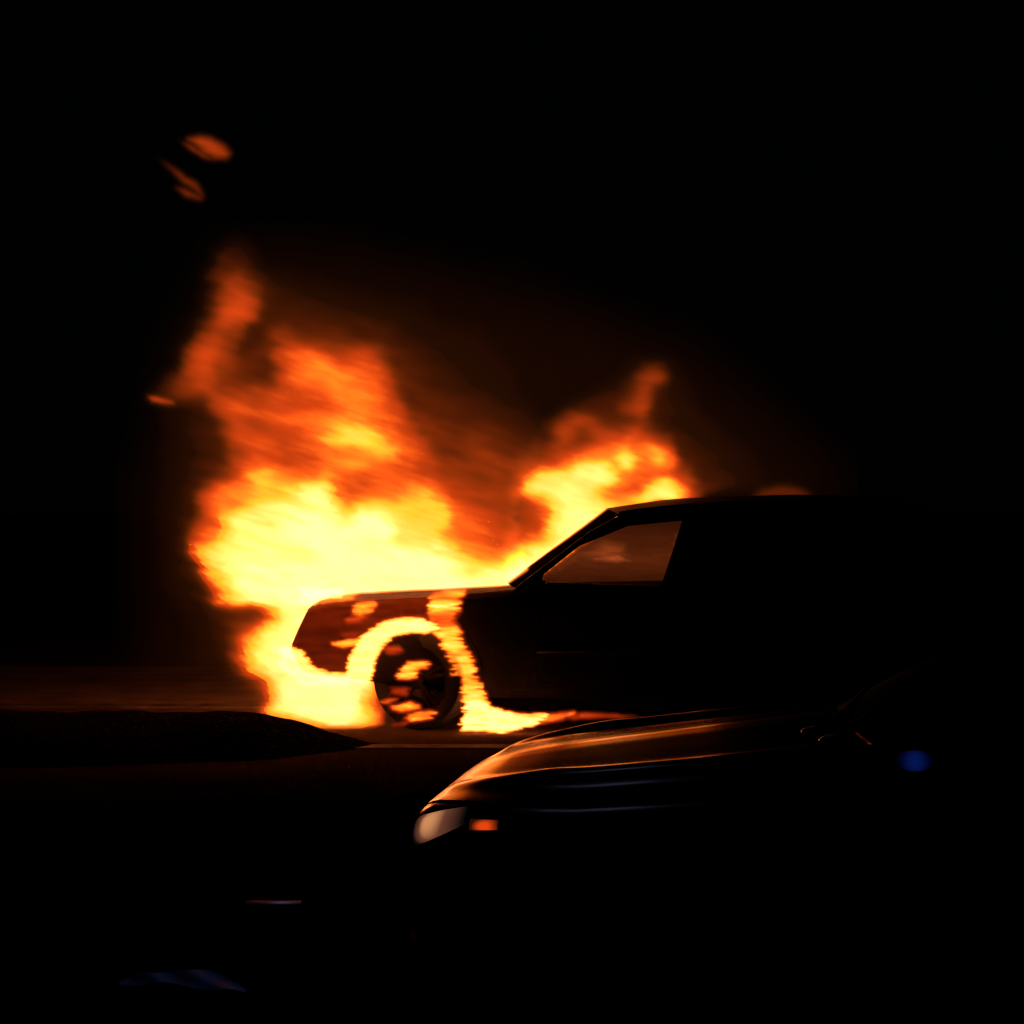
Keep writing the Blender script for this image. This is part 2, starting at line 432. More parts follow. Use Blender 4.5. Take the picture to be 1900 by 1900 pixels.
for sd in (-1, 1):
    bm = bmesh.new(); add_box(bm, (0.27, sd * 0.60, 0.655), (0.20, 0.26, 0.11), 0.04, Matrix.Rotation(R(40) * sd, 3, 'Z')); from_bm('headlight', bm, M['lamp_glass'], car)
    bm = bmesh.new(); add_box(bm, (4.50, sd * 0.66, 0.78), (0.16, 0.18, 0.22), 0.04, Matrix.Rotation(R(-30) * sd, 3, 'Z')); from_bm('tail_light', bm, M['red_lens'], car)
    bm = bmesh.new(); tube(bm, [(x, sd * 0.878, 0.505 + .002 * x) for x in np.linspace(1.62, 3.2, 12)], 0.012, 6); from_bm('side_moulding', bm, M['alloy'], car)
bm = bmesh.new(); add_box(bm, (0.035, 0, 0.52), (0.05, 0.7, 0.07), 0.02); from_bm('grille', bm, M['plastic'], car)
rows = []
for i in range(14):
    x = 0.12 + 1.36 * i / 13
    rows.append([(x, t / 8 * interp(S1, x)[3] * .86, top_z(S1, x, t / 8 * interp(S1, x)[3] * .86) + .006) for t in range(-8, 9)])
sheet('bonnet', rows, M['burnt'], car, 0.004)

# soft glow put in as emission, fading outwards from a chosen spot
def lens_glow(name, base, hotspot, stops):
    m = mat(name, base, 0.5, spec=0.08); nt = m.node_tree; b = nt.nodes['Principled BSDF']
    tc = nt.nodes.new('ShaderNodeTexCoord'); vm = nt.nodes.new('ShaderNodeVectorMath'); vm.operation = 'DISTANCE'
    sp = nt.nodes.new('ShaderNodeSeparateXYZ'); ab = nt.nodes.new('ShaderNodeMath'); ab.operation = 'ABSOLUTE'
    cb = nt.nodes.new('ShaderNodeCombineXYZ'); cr = nt.nodes.new('ShaderNodeValToRGB')
    nt.links.new(tc.outputs['Object'], sp.inputs[0]); nt.links.new(sp.outputs[1], ab.inputs[0])
    nt.links.new(sp.outputs[0], cb.inputs[0]); nt.links.new(ab.outputs[0], cb.inputs[1]); nt.links.new(sp.outputs[2], cb.inputs[2])
    nt.links.new(cb.outputs[0], vm.inputs[0]); vm.inputs[1].default_value = hotspot
    nt.links.new(vm.outputs['Value'], cr.inputs[0])
    e = cr.color_ramp.elements; e[0].position, e[1].position = stops[0][0], stops[-1][0]
    e[0].color = (*stops[0][1], 1); e[1].color = (*stops[-1][1], 1)
    for p, c in stops[1:-1]: e.new(p).color = (*c, 1)
    nt.links.new(cr.outputs[0], b.inputs['Emission Color']); b.inputs['Emission Strength'].default_value = 1.0
    return m
M['lens_glow'] = lens_glow('headlight_glow', (0.01, 0.01, 0.012), (0.060, 0.665, 0.690), [(0, (0.75, 0.33, 0.13)), (0.045, (0.60, 0.25, 0.10)), (0.075, (0.14, 0.045, 0.025)), (0.13, (0.003, 0.003, 0.003))])  # headlight has no bulb; warm light is put into the lens as emission
M['amber'] = lens_glow('amber_marker', (0.03, 0.005, 0.001), (0.238, 0.755, 0.680), [(0, (0.85, 0.075, 0.006)), (0.020, (0.75, 0.06, 0.005)), (0.031, (0.30, 0.025, 0.003)), (0.042, (0.03, 0.004, 0.001))])
M['blue'] = lens_glow('blue_glint', (0.001, 0.004, 0.02), (1.195, 1.035, 0.903), [(0, (0.0012, 0.008, 0.09)), (0.014, (0.001, 0.006, 0.065)), (0.026, (0.0003, 0.001, 0.014)), (0.038, (0, 0, 0.001))])  # reflected blue light put into the colour as emission

# ------------------------------------------------------------------ the car in front
S2 = [(0.00, 0.36, 0.61, 0.645, 0.46), (0.03, 0.30, 0.66, 0.683, 0.56), (0.08, 0.25, 0.69, 0.708, 0.65), (0.16, 0.22, 0.700, 0.730, 0.725), (0.28, 0.21, 0.703, 0.755, 0.79), (0.45, 0.20, 0.705, 0.783, 0.835),
      (0.7, 0.20, 0.728, 0.822, 0.865), (1.0, 0.19, 0.768, 0.866, 0.875), (1.15, 0.19, 0.80, 0.88, 0.88), (1.5, 0.19, 0.86, 0.915, 0.88), (2.6, 0.19, 0.93, 0.935, 0.885), (3.6, 0.2, 0.955, 0.96, 0.88),
      (4.2, 0.24, 0.95, 0.97, 0.85), (4.5, 0.32, 0.93, 0.95, 0.79), (4.62, 0.42, 0.84, 0.86, 0.70), (4.66, 0.5, 0.72, 0.74, 0.62)]
YAW2 = R(-12)
O2 = Vector((-0.15, 4.50, 0))
car2 = empty('parked_car', O2, YAW2, 'black glossy car in front, only its bonnet and nose catching the orange firelight', 'car')
outer2 = [(1.05, 0.80), (1.12, 0.865), (1.5, 1.11), (1.88, 1.31), (2.2, 1.40), (2.7, 1.425), (3.2, 1.41), (3.6, 1.33), (4.0, 1.13), (4.25, 0.96), (4.25, .88)]
w21 = [(1.40, 0.945), (1.47, 1.02), (1.90, 1.265), (2.15, 1.345), (2.42, 1.365), (2.40, 0.955)]
w22 = [(2.50, 0.955), (2.52, 1.365), (2.9, 1.365), (3.3, 1.33), (3.36, 0.98)]
w23 = [(3.44, 0.985), (3.38, 1.31), (3.6, 1.24), (3.85, 1.06), (3.9, 1.0)]
P2 = dict(pillarmat=M['soot_glass'], axles=[0.88, 3.58], arch=0.37, archz=0.02, wr=0.32, steer=0.0, well=(1.2, 4.0), yb=0.80, yt=0.60, zb=0.92, zt=1.42,
          outer=outer2, holes=[w21, w22, w23], roof=(2.05, 3.55), rooftab=[(2.05, 1.40, 1.37), (2.5, 1.455, 1.41), (3.0, 1.45, 1.41), (3.55, 1.39, 1.34)], seatx=2.1,
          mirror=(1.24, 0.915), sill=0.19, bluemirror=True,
          screen=((1.15, 0.875, 0.02), (2.06, 1.375, 0.02), 0.76, 0.60, 0.12), rear=((3.55, 1.34, 0.04), (4.25, 0.95, 0.02), 0.60, 0.76, -0.05),
          doors=[(1.42, 2.46), (2.5, 3.4)])
body2 = build_car(car2, S2, M['paint'], M['night_glass'], P2)
# bonnet panel proud of the body, leaving a shut line at the nose and along the wings
rows = []
for i in range(30):
    x = 0.05 + 0.96 * (i / 29) ** 1.15
    w = interp(S2, x)[3]
    rows.append([(x, t / 28 * w * .84, top_z(S2, x, t / 28 * w * .84) + .007 + min(1, max(0, x - .05) / .3) * .030 * math.exp(-((abs(t / 28) - .70) / .10) ** 2)) for t in range(-28, 29)])
bonnet2 = sheet('bonnet', rows, M['paint'], car2, 0.005)
# headlights wrap round the front corners under the bonnet line; amber marker behind them
def wrap_patch(name, sd, xs, z0f, z1f, m, parent, off=0.006, n=14, k=7):
    v, f = [], []
    for i in range(n + 1):
        x = xs[0] + (xs[1] - xs[0]) * i / n
        for j in range(k + 1):
            z = z0f(i / n) + (z1f(i / n) - z0f(i / n)) * j / k
            zb0, zs0, zc0, w0 = interp(S2, x); t = (z - zb0) / (zs0 - zb0)
            y = w0 * float(np.interp(t, [0, .1, .3, .52, .72, .88, .965, 1.05], [.9, .965, .99, 1, .992, .972, .945, .90]))
            e = math.sin(math.pi * j / k) ** .5 * math.sin(math.pi * min(1, i / n * .98 + .01)) ** .4
            v.append((x - off * e * .5, sd * (y + off * e), z))
    for i in range(n):
        for j in range(k):
            a = i * (k + 1) + j; f.append((a, a + 1, a + k + 2, a + k + 1))
    bm = bmesh.new(); me = bpy.data.meshes.new('t'); me.from_pydata(v, [], f); bm.from_mesh(me)
    r = bmesh.ops.solidify(bm, geom=bm.faces[:], thickness=-0.004)
    return from_bm(name, bm, m, parent)
for sd in (-1, 1):
    hl = wrap_patch('headlight', sd, (0.004, 0.19), lambda t: 0.575 + .10 * t, lambda t: 0.60 + 0.112 * t ** .4, M['lens_glow'], car2, 0.016)
    wrap_patch('side_marker', sd, (0.205, 0.278), lambda t: 0.664 + .010 * t, lambda t: 0.688 + 0.006 * t, M['amber'], hl, 0.009, 10, 6)
    bm = bmesh.new(); add_box(bm, (4.52, sd * 0.62, 0.80), (0.14, 0.26, 0.14), 0.04, Matrix.Rotation(R(-30) * sd, 3, 'Z')); from_bm('tail_light', bm, M['red_lens'], car2)
    bm = bmesh.new(); tube(bm, [(x, sd * 0.888, 0.56) for x in np.linspace(1.45, 3.35, 12)], 0.008, 6); from_bm('side_moulding', bm, M['chrome'], car2)
bm = bmesh.new(); add_box(bm, (0.035, 0, 0.50), (0.05, 0.66, 0.09), 0.02); from_bm('grille', bm, M['plastic'], car2)
bm = bmesh.new(); add_box(bm, (0.07, 0, 0.31), (0.14, 1.12, 0.12), 0.05); from_bm('bumper', bm, M['plastic'], car2)
for (y0, y1, x0) in ((-0.56, -0.50, 1.03), (-0.42, -0.36, 0.985)):
    bm = bmesh.new()
    tube(bm, [(x0, y0, 0.862), (x0 + .02, y0 + .02, 0.884), (x0 + .07, y0 + .16, 0.905), (x0 + .12, y0 + .42, 0.935)], [0.012, 0.012, 0.010, 0.006], 8)
    wp = from_bm('wiper', bm, M['plastic'], car2)
    bm = bmesh.new(); bmesh.ops.create_uvsphere(bm, u_segments=20, v_segments=12, radius=1, matrix=Matrix.Translation((x0, y0, 0.880)) @ Matrix.Rotation(R(-12), 4, 'Y') @ Matrix.Diagonal((0.036, 0.02, 0.011, 1)))
    from_bm('wiper_pivot', bm, M['wiper'], wp)

# ------------------------------------------------------------------ fire: closed luminous bodies of gas, nested from dull red skin to yellow core
def vnoise(x, y, seed):
    r = np.random.default_rng(seed).random((128, 128))
    xi = np.floor(x).astype(int); yi = np.floor(y).astype(int)
    fx = x - xi; fy = y - yi; fx = fx * fx * (3 - 2 * fx); fy = fy * fy * (3 - 2 * fy)
    g = lambda a, b: r[a % 128, b % 128]
    return ((g(xi, yi) * (1 - fx) + g(xi + 1, yi) * fx) * (1 - fy) + (g(xi, yi + 1) * (1 - fx) + g(xi + 1, yi + 1) * fx) * fy) * 2 - 1

def fbm(x, y, seed, octs=4, gain=0.55):
    s, a, t = 0, 1, 0
    for k in range(octs):
        s = s + a * vnoise(x * 2 ** k + 17.3 * k, y * 2 ** k + 9.1 * k, seed + k); t += a; a *= gain
    return s / t

LV = np.array([-1, 0, 1, 2, 3, 4, 5, 6, 7, 8, 9.0])
LI = np.log(np.array([1e-4, 0.003, 0.022, 0.095, 0.34, 1.0, 3.0, 6.5, 13, 24, 58]))
def intensity(L): return np.exp(np.interp(L, LV, LI))

LAYER = {   # part name: (range of the brightness it carries, thickness in m, colour at full thickness)
    'smoke_glow': ((0.0, 0.10), 0.52, (0.100, 0.020, 0.0015)),  # firelight on smoke, put in as the smoke's own emission
    'flame_skin': ((0.02, 1.0), 0.44, (0.90, 0.052, 0.005)),
    'flame_body': ((0.6, 10.0), 0.38, (2.2, 0.58, 0.024)),
    'flame_core': ((10.0, 58.0), 0.32, (3.6, 0.90, 0.40)),
}
LAYER['cabin_glow'] = ((0.0, 1.0), 0.44, (0.95, 0.165, 0.035))
MAINL = ('smoke_glow', 'flame_skin', 'flame_body', 'flame_core')
_mats = {}
def fire_mat(layer, s):
    key = (layer, s)
    if key in _mats: return _mats[key]
    rng_, T, c = LAYER[layer]
    m = bpy.data.materials.new(layer); m.use_nodes = True; nt = m.node_tree
    nt.nodes.remove(nt.nodes['Principled BSDF']); out = nt.nodes['Material Output']
    e = nt.nodes.new('ShaderNodeEmission'); mx = max(c); e.inputs[0].default_value = (c[0] / mx, c[1] / mx, c[2] / mx, 1)
    e.inputs[1].default_value = mx / (T * s)
    nt.links.new(e.outputs[0], out.inputs['Volume'])
    if layer != 'smoke_glow':
        t = nt.nodes.new('ShaderNodeBsdfTransparent'); e2 = nt.nodes.new('ShaderNodeEmission'); ms = nt.nodes.new('ShaderNodeMixShader')
        e2.inputs[0].default_value = (1, .3, .05, 1); e2.inputs[1].default_value = 0.2; ms.inputs[0].default_value = 0.004
        nt.links.new(t.outputs[0], ms.inputs[1]); nt.links.new(e2.outputs[0], ms.inputs[2]); nt.links.new(ms.outputs[0], out.inputs['Surface'])
    m.cycles.homogeneous_volume = True if hasattr(m.cycles, 'homogeneous_volume') else False
    _mats[key] = m
    return m

def hull(name, PX, PY, t, Y, m, parent):
    t = t.copy(); t[t < 0.002 * min(1.0, float(t.max()) / 0.2)] = 0; t[0, :] = t[-1, :] = 0; t[:, 0] = t[:, -1] = 0
    ny, nx = t.shape
    if not (t > 0).any(): return None
    cell = (t[:-1, :-1] > 0) | (t[1:, :-1] > 0) | (t[:-1, 1:] > 0) | (t[1:, 1:] > 0)
    X = (PX - 950) / FPX * Y; Z = CAM_H - (PY - 950) / FPX * Y
    used = np.zeros_like(t, bool); used[:-1, :-1] |= cell; used[1:, :-1] |= cell; used[:-1, 1:] |= cell; used[1:, 1:] |= cell
    idf = -np.ones(t.shape, int); idf[used] = np.arange(used.sum()); nf = int(used.sum())
    thick = used & (t > 0); idb = idf.copy(); idb[thick] = nf + np.arange(int(thick.sum()))
    V = np.concatenate([np.stack([X[used], (Y - t / 2)[used], Z[used]], 1), np.stack([X[thick], (Y + t / 2)[thick], Z[thick]], 1)])
    j, i = np.nonzero(cell)
    F1 = np.stack([idf[j, i], idf[j + 1, i], idf[j + 1, i + 1], idf[j, i + 1]], 1)
    F2 = np.stack([idb[j, i], idb[j, i + 1], idb[j + 1, i + 1], idb[j + 1, i]], 1)
    T1 = np.concatenate([F1[:, [0, 1, 2]], F1[:, [0, 2, 3]]]); T2 = np.concatenate([F2[:, [0, 1, 2]], F2[:, [0, 2, 3]]])
    # same diagonal on both sides, and no coincident zero-thickness pairs
    T2 = np.concatenate([F2[:, [0, 2, 3]], F2[:, [0, 1, 2]]])
    same = (np.sort(T1, 1) == np.sort(T2, 1)).all(1)
    F = np.concatenate([T1[~same], T2[~same]])
    me = bpy.data.meshes.new(name); me.vertices.add(len(V)); me.vertices.foreach_set('co', V.astype(np.float32).ravel())
    me.loops.add(len(F) * 3); me.loops.foreach_set('vertex_index', F.astype(np.int32).ravel())
    me.polygons.add(len(F)); me.polygons.foreach_set('loop_start', np.arange(0, len(F) * 3, 3, dtype=np.int32))
    me.update(calc_edges=True); me.validate(); me.materials.append(m)
    o = bpy.data.objects.new(name, me); COL.objects.link(o)
    if parent is not None:
        o.parent = parent; o.matrix_parent_inverse = Matrix.Translation(-parent.location)
    return o

def fire(parent, PX, PY, L, Y, s=1.0, seed=0, layers=MAINL, I=None):
    if I is None: I = intensity(L)
    for k, ly in enumerate(layers):
        (a, b), T, c = LAYER[ly]
        fr = np.clip((I - a) / (b - a), 0, 1)
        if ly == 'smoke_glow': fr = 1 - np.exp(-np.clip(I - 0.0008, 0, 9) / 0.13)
        if ly == 'flame_skin': fr = 1 - np.exp(-1.4 * np.clip(I - .012, 0, 9))
        if ly == 'smoke_glow': fr = smooth(fr, 14)
        if ly == 'flame_skin': fr = smooth(fr, 3)
        mod = 1 + 0.10 * fbm(PX / 60, PY / 60, seed + 31 + k, 2)
        hull(ly, PX, PY, fr * T * s * mod, Y, fire_mat(ly, s), parent)

def rows_to_level(text, PX, PY, pad=16):
    ys, arr = [], []
    xs = PX[0]
    for line in text.strip().splitlines():
        y, rest = line.split('|'); pts = [tuple(map(float, q.split(':'))) for q in rest.split(',') if q.strip()]
        pts = [(pts[0][0] - pad, -1)] + pts + [(pts[-1][0] + pad, -1)]
        ys.append(float(y)); arr.append(np.interp(xs, [p[0] for p in pts], [p[1] for p in pts]))
    ys = [ys[0] - 22] + ys + [ys[-1] + 12]; e = -np.ones_like(xs); arr = np.array([e] + arr + [e])
    yy = PY[:, 0]; k = np.clip(np.searchsorted(ys, yy) - 1, 0, len(ys) - 2)
    ysa = np.array(ys); f = np.clip((yy - ysa[k]) / (ysa[k + 1] - ysa[k]), 0, 1)[:, None]
    return arr[k] * (1 - f) + arr[k + 1] * f

def smooth(A, n=1):
    for _ in range(n):
        P = np.pad(A, 1, mode='edge'); A = (P[:-2, 1:-1] + P[2:, 1:-1] + P[1:-1, :-2] + P[1:-1, 2:] + 2 * A) / 6
    return A

def sample(A, PX, PY, x0, y0, st):
    ny, nx = A.shape; u = np.clip((PX - x0) / st, 0, nx - 1.001); v = np.clip((PY - y0) / st, 0, ny - 1.001)
    i = u.astype(int); j = v.astype(int); fu = u - i; fv = v - j
    return (A[j, i] * (1 - fu) + A[j, i + 1] * fu) * (1 - fv) + (A[j + 1, i] * (1 - fu) + A[j + 1, i + 1] * fu) * fv

MAIN = """
440|410:-.2,440:.3,455:-.2
460|395:0,420:.9,440:.9,470:.2
480|388:0,410:1.3,435:1.3,455:1,480:.3
510|380:.3,408:1.8,440:1.9,470:1.1,520:.5,600:0
535|375:.3,398:1.2,415:2.2,432:2.9,450:3,468:2.2,500:1,600:.5,700:0
555|370:.4,395:1.2,412:2.4,430:3.2,460:3.3,478:2.9,488:1.4,520:1,650:.6,800:0
580|365:.4,385:1,405:2.6,425:3.3,455:3.4,468:2.9,477:1.5,500:1.2,560:1.2,650:.9,800:.3
605|355:.4,370:.8,392:2.1,410:2.8,430:2.6,448:2.4,460:1.2,490:1.2,505:1.6,530:1.8,600:1.4,700:1,800:.5,900:.1
625|340:.4,355:.8,368:2.5,385:3.1,400:3.1,415:2.6,440:2.2,452:1.4,480:1.2,500:2,520:2.8,550:2.1,600:1.8,660:1.6,700:1.4,750:.9,900:.3
650|330:.4,345:1,360:2.8,385:3.4,405:3.3,425:2.6,450:1.3,500:1.6,520:3.2,550:3.8,575:3.9,600:2.9,650:2.6,680:3,700:2.5,720:1.4,800:.9,920:.3
675|320:.4,335:1,350:2.8,375:3.4,395:3.2,410:2.4,440:2.2,465:1.6,500:1.4,518:2.6,545:4,570:4.6,600:5,620:4.3,640:3.4,660:3.7,680:3.8,700:3.2,722:2,735:1.4,800:1,940:.3
695|305:.5,325:1,342:2.5,365:3.1,380:3,400:2.4,430:2.2,470:1.7,500:1.4,520:2.7,540:4,570:5,600:5.1,625:5.2,650:5,675:4.2,700:4,720:3.2,735:1.8,800:1.1,950:.4
715|290:.6,305:1.1,330:1.9,365:3.1,390:2.8,405:2.2,440:2.2,480:2.2,500:2.4,520:3.2,550:4,590:4.6,620:5.2,650:5,680:4.5,710:4,730:3,745:1.8,800:1.2,960:.4
740|275:.5,295:1.2,320:1.7,350:1.7,380:1.6,400:2.6,420:3.2,450:3.4,480:3.4,520:3.8,560:3.6,600:3.6,630:4.6,660:5.4,690:5,720:3.8,740:3.1,757:1.8,820:1.4,900:1,980:.4
760|300:.4,330:.7,380:1.1,398:2.8,430:3.6,460:3.6,500:3.7,540:3.6,580:3.7,610:3.8,640:4.8,680:5,710:4.2,740:3.4,760:2,820:1.6,900:1.1,1000:.5
780|300:.3,340:.7,390:1.1,410:2.4,440:3.6,470:3.2,500:4,530:4.3,570:4.6,600:4.8,640:5.6,670:5.4,690:4.6,720:3.8,750:3.4,767:2.2,800:1.8,900:1.5,1000:.7
800|300:.3,340:.7,400:1.2,420:2.6,440:3.4,480:3.2,520:3.6,560:4,590:4.8,615:6,640:7,665:7.3,690:6.6,710:5,740:4,765:3.2,782:2.2,840:1.8,900:1.8,960:1.3,1010:.9
820|300:.3,350:.7,410:1.3,430:2.8,460:3.6,490:3.8,520:3.4,560:3.8,590:5,605:6.6,640:7.2,680:7.2,705:6.7,725:5,760:4.2,785:3.2,802:2.2,850:2,900:2.2,960:1.5,1000:1.2
840|300:.3,350:.7,415:1.3,430:2.4,460:3.3,500:3.5,540:3.3,580:3.8,610:4.6,640:4.8,680:5.4,710:6.8,730:6.4,745:4.6,770:4,790:3.1,812:2.1,850:2.1,900:2.4,950:2,1000:1.8
860|300:.3,360:.9,420:1.6,438:2.9,460:3.8,500:3.6,550:3.5,590:4.2,620:4.8,650:5.4,680:5,710:4.4,740:4,770:3.9,795:3.2,820:2.4,860:2.3,900:2.6,950:2.4,985:2.2
880|300:.3,370:1,405:1.6,430:2.9,455:4,475:6.6,500:6.2,520:5,545:4.4,580:4.2,600:5,630:4.2,660:4,700:4,730:4.2,760:4,795:3.5,825:2.7,880:2.4,920:2.7,950:2.6,975:2.6
900|300:.3,365:1,383:2.2,405:3.6,440:4.6,470:5.2,490:6.6,510:6.2,530:6,550:6.1,565:8,585:8.3,605:7.5,620:5,640:4,700:4.2,740:4.2,770:5,800:4.8,820:3.8,850:2.9,900:2.5,950:2.8,970:3
920|300:.3,360:1.2,376:3,400:4.5,440:5.2,480:6,510:6.2,530:7,560:8.2,590:8.6,610:7.6,625:5,650:4.2,690:4.4,730:4.6,760:5.8,790:6.4,812:5,840:3.7,880:3,920:2.7,960:2.9
940|300:.3,362:1.2,380:3.3,410:4.5,440:5,460:6.5,490:8,530:8.2,560:8.4,600:8.6,625:8,640:5.6,655:5.4,670:7,700:7.6,730:6.4,770:6.4,800:7,820:6.4,840:4.2,870:3.6,910:3,950:2.9
960|300:.3,355:1.1,373:3,400:4,415:6,440:7.8,480:8.3,530:8.6,580:8.8,620:8.6,640:7.6,650:8,670:8.6,700:8.8,730:7.8,760:6.8,800:7,825:6.8,843:4.6,870:4,910:3.3,950:3
980|300:.3,345:1,363:3,400:4.5,415:7,440:8.2,500:8.6,580:9,700:9,720:8.8,745:7.6,800:7.2,820:6.5,842:4.8,870:4.4,905:3.7,940:3,960:2.8
1000|300:.3,345:1,360:3,390:4.4,410:6.4,440:8,500:8.6,580:9,720:9,740:7.6,780:7.4,810:7.2,828:5.8,860:4.5,900:3.9,930:3.2,960:2.9
1020|300:.3,348:1.2,360:4,378:6.5,400:7.6,430:8,500:8.4,560:8.6,620:9,740:9,770:8.6,810:8.2,840:7.2,860:5.2,900:4.5,925:4.3,955:5.2,970:5.6
1040|300:.3,350:1.1,362:2,375:5,390:7,430:8.3,500:8.6,600:9,780:9,830:8.6,860:7.4,890:5.7,910:5.5,930:6.2,950:6.5,970:8
1060|300:.3,355:1.1,368:2,380:5,395:6.7,420:8,460:8.8,600:9,820:9,850:8.3,870:7.5,885:8,920:8.4,970:8.5
1080|305:.3,365:1,376:1.6,388:4,402:5.4,425:7.4,450:8.6,600:9,850:9,880:9,920:8.9,970:8.8
1100|310:.3,375:1,386:1.8,400:4,412:6,430:7.6,460:8.8,560:9,700:9,800:9,860:8.5,970:8.5
1115|320:.3,385:1,396:1.6,408:4.2,424:6,445:7.8,480:8.8,600:9,850:8
1128|330:.3,395:1,408:1.6,425:2.2,445:2.4,472:3,498:6,525:8.4,590:8.8,640:8
1142|340:.3,400:1,415:1.3,440:1.5,470:1.7,490:2.3,508:4.6,526:8,550:8.8,610:8.8
1160|345:.3,405:1,420:1.6,440:2.2,460:2.4,480:3.8,500:7,520:8.6,550:8.8,600:8.6
1180|350:.3,410:1,428:2.4,448:4.5,468:6.4,488:8.2,530:8.8,590:8.4
1200|350:.3,415:1,430:2.4,442:3.4,460:6,480:8,510:8.8,590:8.6
1220|355:.3,420:1,434:2.4,446:3.8,460:6.2,482:8.2,520:8.8,600:8.4
1240|360:.3,425:1,442:2,456:3.8,475:7.4,500:8.8,560:8.8,640:8.6
1260|365:.3,435:1,455:1.7,478:3.4,492:6,505:7.8,525:8.8,600:9,660:9,684:8.6,700:4
1280|370:.3,450:1,475:1.8,493:3.4,508:7.6,530:8.9,600:9,660:9,685:8,694:6,705:3
1300|370:.2,460:.9,482:1.4,496:4,506:8,530:9,640:9,668:8.8,684:6,694:5.5,708:3
1318|370:.1,470:.9,484:1.3,496:5.5,504:7.4,520:8.6,560:9,655:9,680:7,696:5.5,712:3
1332|480:.3,520:2,545:6.5,565:8,600:9,655:8.9,690:7.4,704:5.5,716:3
1346|545:.3,580:3.5,605:7,625:8.6,650:7.6,680:6.6,700:5.5,715:3
1355|560:0,600:1.8,622:3.5,660:2.4,700:2
"""
SCREEN = """
670|1165:.2,1190:.7,1215:.9,1240:.5,1260:0
685|1150:.3,1178:.8,1195:1.8,1212:2.3,1228:1.9,1242:.8,1260:.2
700|1140:.4,1168:1,1184:2.3,1203:2.9,1224:3,1235:2.2,1244:.8,1270:.3
720|1100:.4,1155:1,1178:1.9,1198:2.5,1212:1.7,1230:.9,1280:.3
740|1060:.4,1100:1,1148:1.3,1170:2.1,1190:2.9,1205:2.5,1216:1,1290:.4
760|1030:.4,1060:1,1090:1.3,1140:1.4,1160:2.5,1180:3,1200:3,1212:1.1,1300:.5
780|1000:.5,1028:1.3,1045:2.5,1070:3,1100:2.4,1120:1.7,1160:1.7,1190:2.3,1205:1.8,1222:.9,1320:.5
800|990:.6,1020:1.4,1038:2.9,1060:3.2,1080:2.3,1100:2.7,1120:2.6,1150:2.1,1165:2.9,1180:3.4,1195:2.5,1215:1.7,1240:.9,1340:.5
820|980:.7,1010:1.5,1040:2.9,1070:2.1,1090:2.5,1110:3.5,1140:4,1160:4.2,1175:3.6,1195:3.6,1215:3.4,1238:3,1254:1.3,1290:.8,1370:.4
835|970:.8,1000:1.9,1030:2.5,1060:2.5,1085:3.1,1110:4.2,1135:4.8,1160:6,1175:4.4,1195:5,1215:5.8,1235:4.4,1250:3.5,1260:1.2,1300:.9,1390:.4
850|960:1,985:2.1,1010:2.7,1040:3.3,1065:4,1090:5,1110:5.2,1130:5,1150:7.4,1165:7.8,1180:5.4,1195:4.4,1210:5.4,1222:6.8,1235:5,1250:4,1260:1.6,1300:1,1400:.4
865|955:1.2,975:2.3,990:3.3,1010:4,1035:5,1055:6,1068:8.3,1100:8.3,1125:8,1140:5.6,1155:7.2,1170:7.4,1185:4.8,1205:4.6,1225:5,1245:4.2,1260:1.8,1310:1,1410:.4
880|955:1.6,970:2.7,985:5,1000:7,1030:7.6,1055:7.5,1075:8.5,1110:8.5,1140:7.6,1155:5,1180:4.6,1210:4.2,1240:4,1255:2.9,1275:2.2,1287:1.2,1330:1,1420:.4
895|950:1.6,964:3,977:6.5,995:8,1030:8,1060:8.3,1100:8.3,1130:7.8,1150:5.4,1180:4,1205:4.2,1215:6.4,1230:7.6,1245:6.5,1262:4,1285:2.8,1298:1.2,1340:1,1420:.4
910|948:1.6,962:3,974:6.5,990:7.8,1020:8,1060:8.4,1095:8,1115:6,1130:4.5,1160:3.8,1190:4,1203:7,1220:8.2,1245:8.2,1264:6,1285:3,1310:2,1340:1,1420:.4
925|948:1.6,965:2.8,985:4.5,1000:5.6,1020:7,1050:8.2,1080:8,1110:7,1135:5.2,1160:5.4,1180:6.4,1200:8,1250:8,1270:5,1300:2.2
940|948:1.6,965:2.8,990:3.4,1010:4.6,1025:7,1050:8.2,1090:8.2,1120:7.6,1150:6.5,1170:6,1200:5
960|945:1.6,960:2.8,990:3.3,1010:4.2,1022:7,1045:8.4,1080:8.6,1110:8.2,1140:7
980|935:1.6,955:2.8,980:3.3,1005:3.6,1018:6,1035:8.2,1070:8.8,1110:8.6,1130:7
1000|925:1.6,945:2.8,970:3.6,1000:4.4,1020:6.6,1040:8.2,1060:8.6,1100:8
1020|930:1.6,945:3.5,958:5,975:7,990:7.8,1010:7.8,1030:8.2,1060:8
1040|930:3,945:6.4,965:8,990:8.6,1040:8.6
1060|925:3,940:8,980:8.8,1020:8.6
1085|925:3,940:8,980:8.8,1000:8
"""

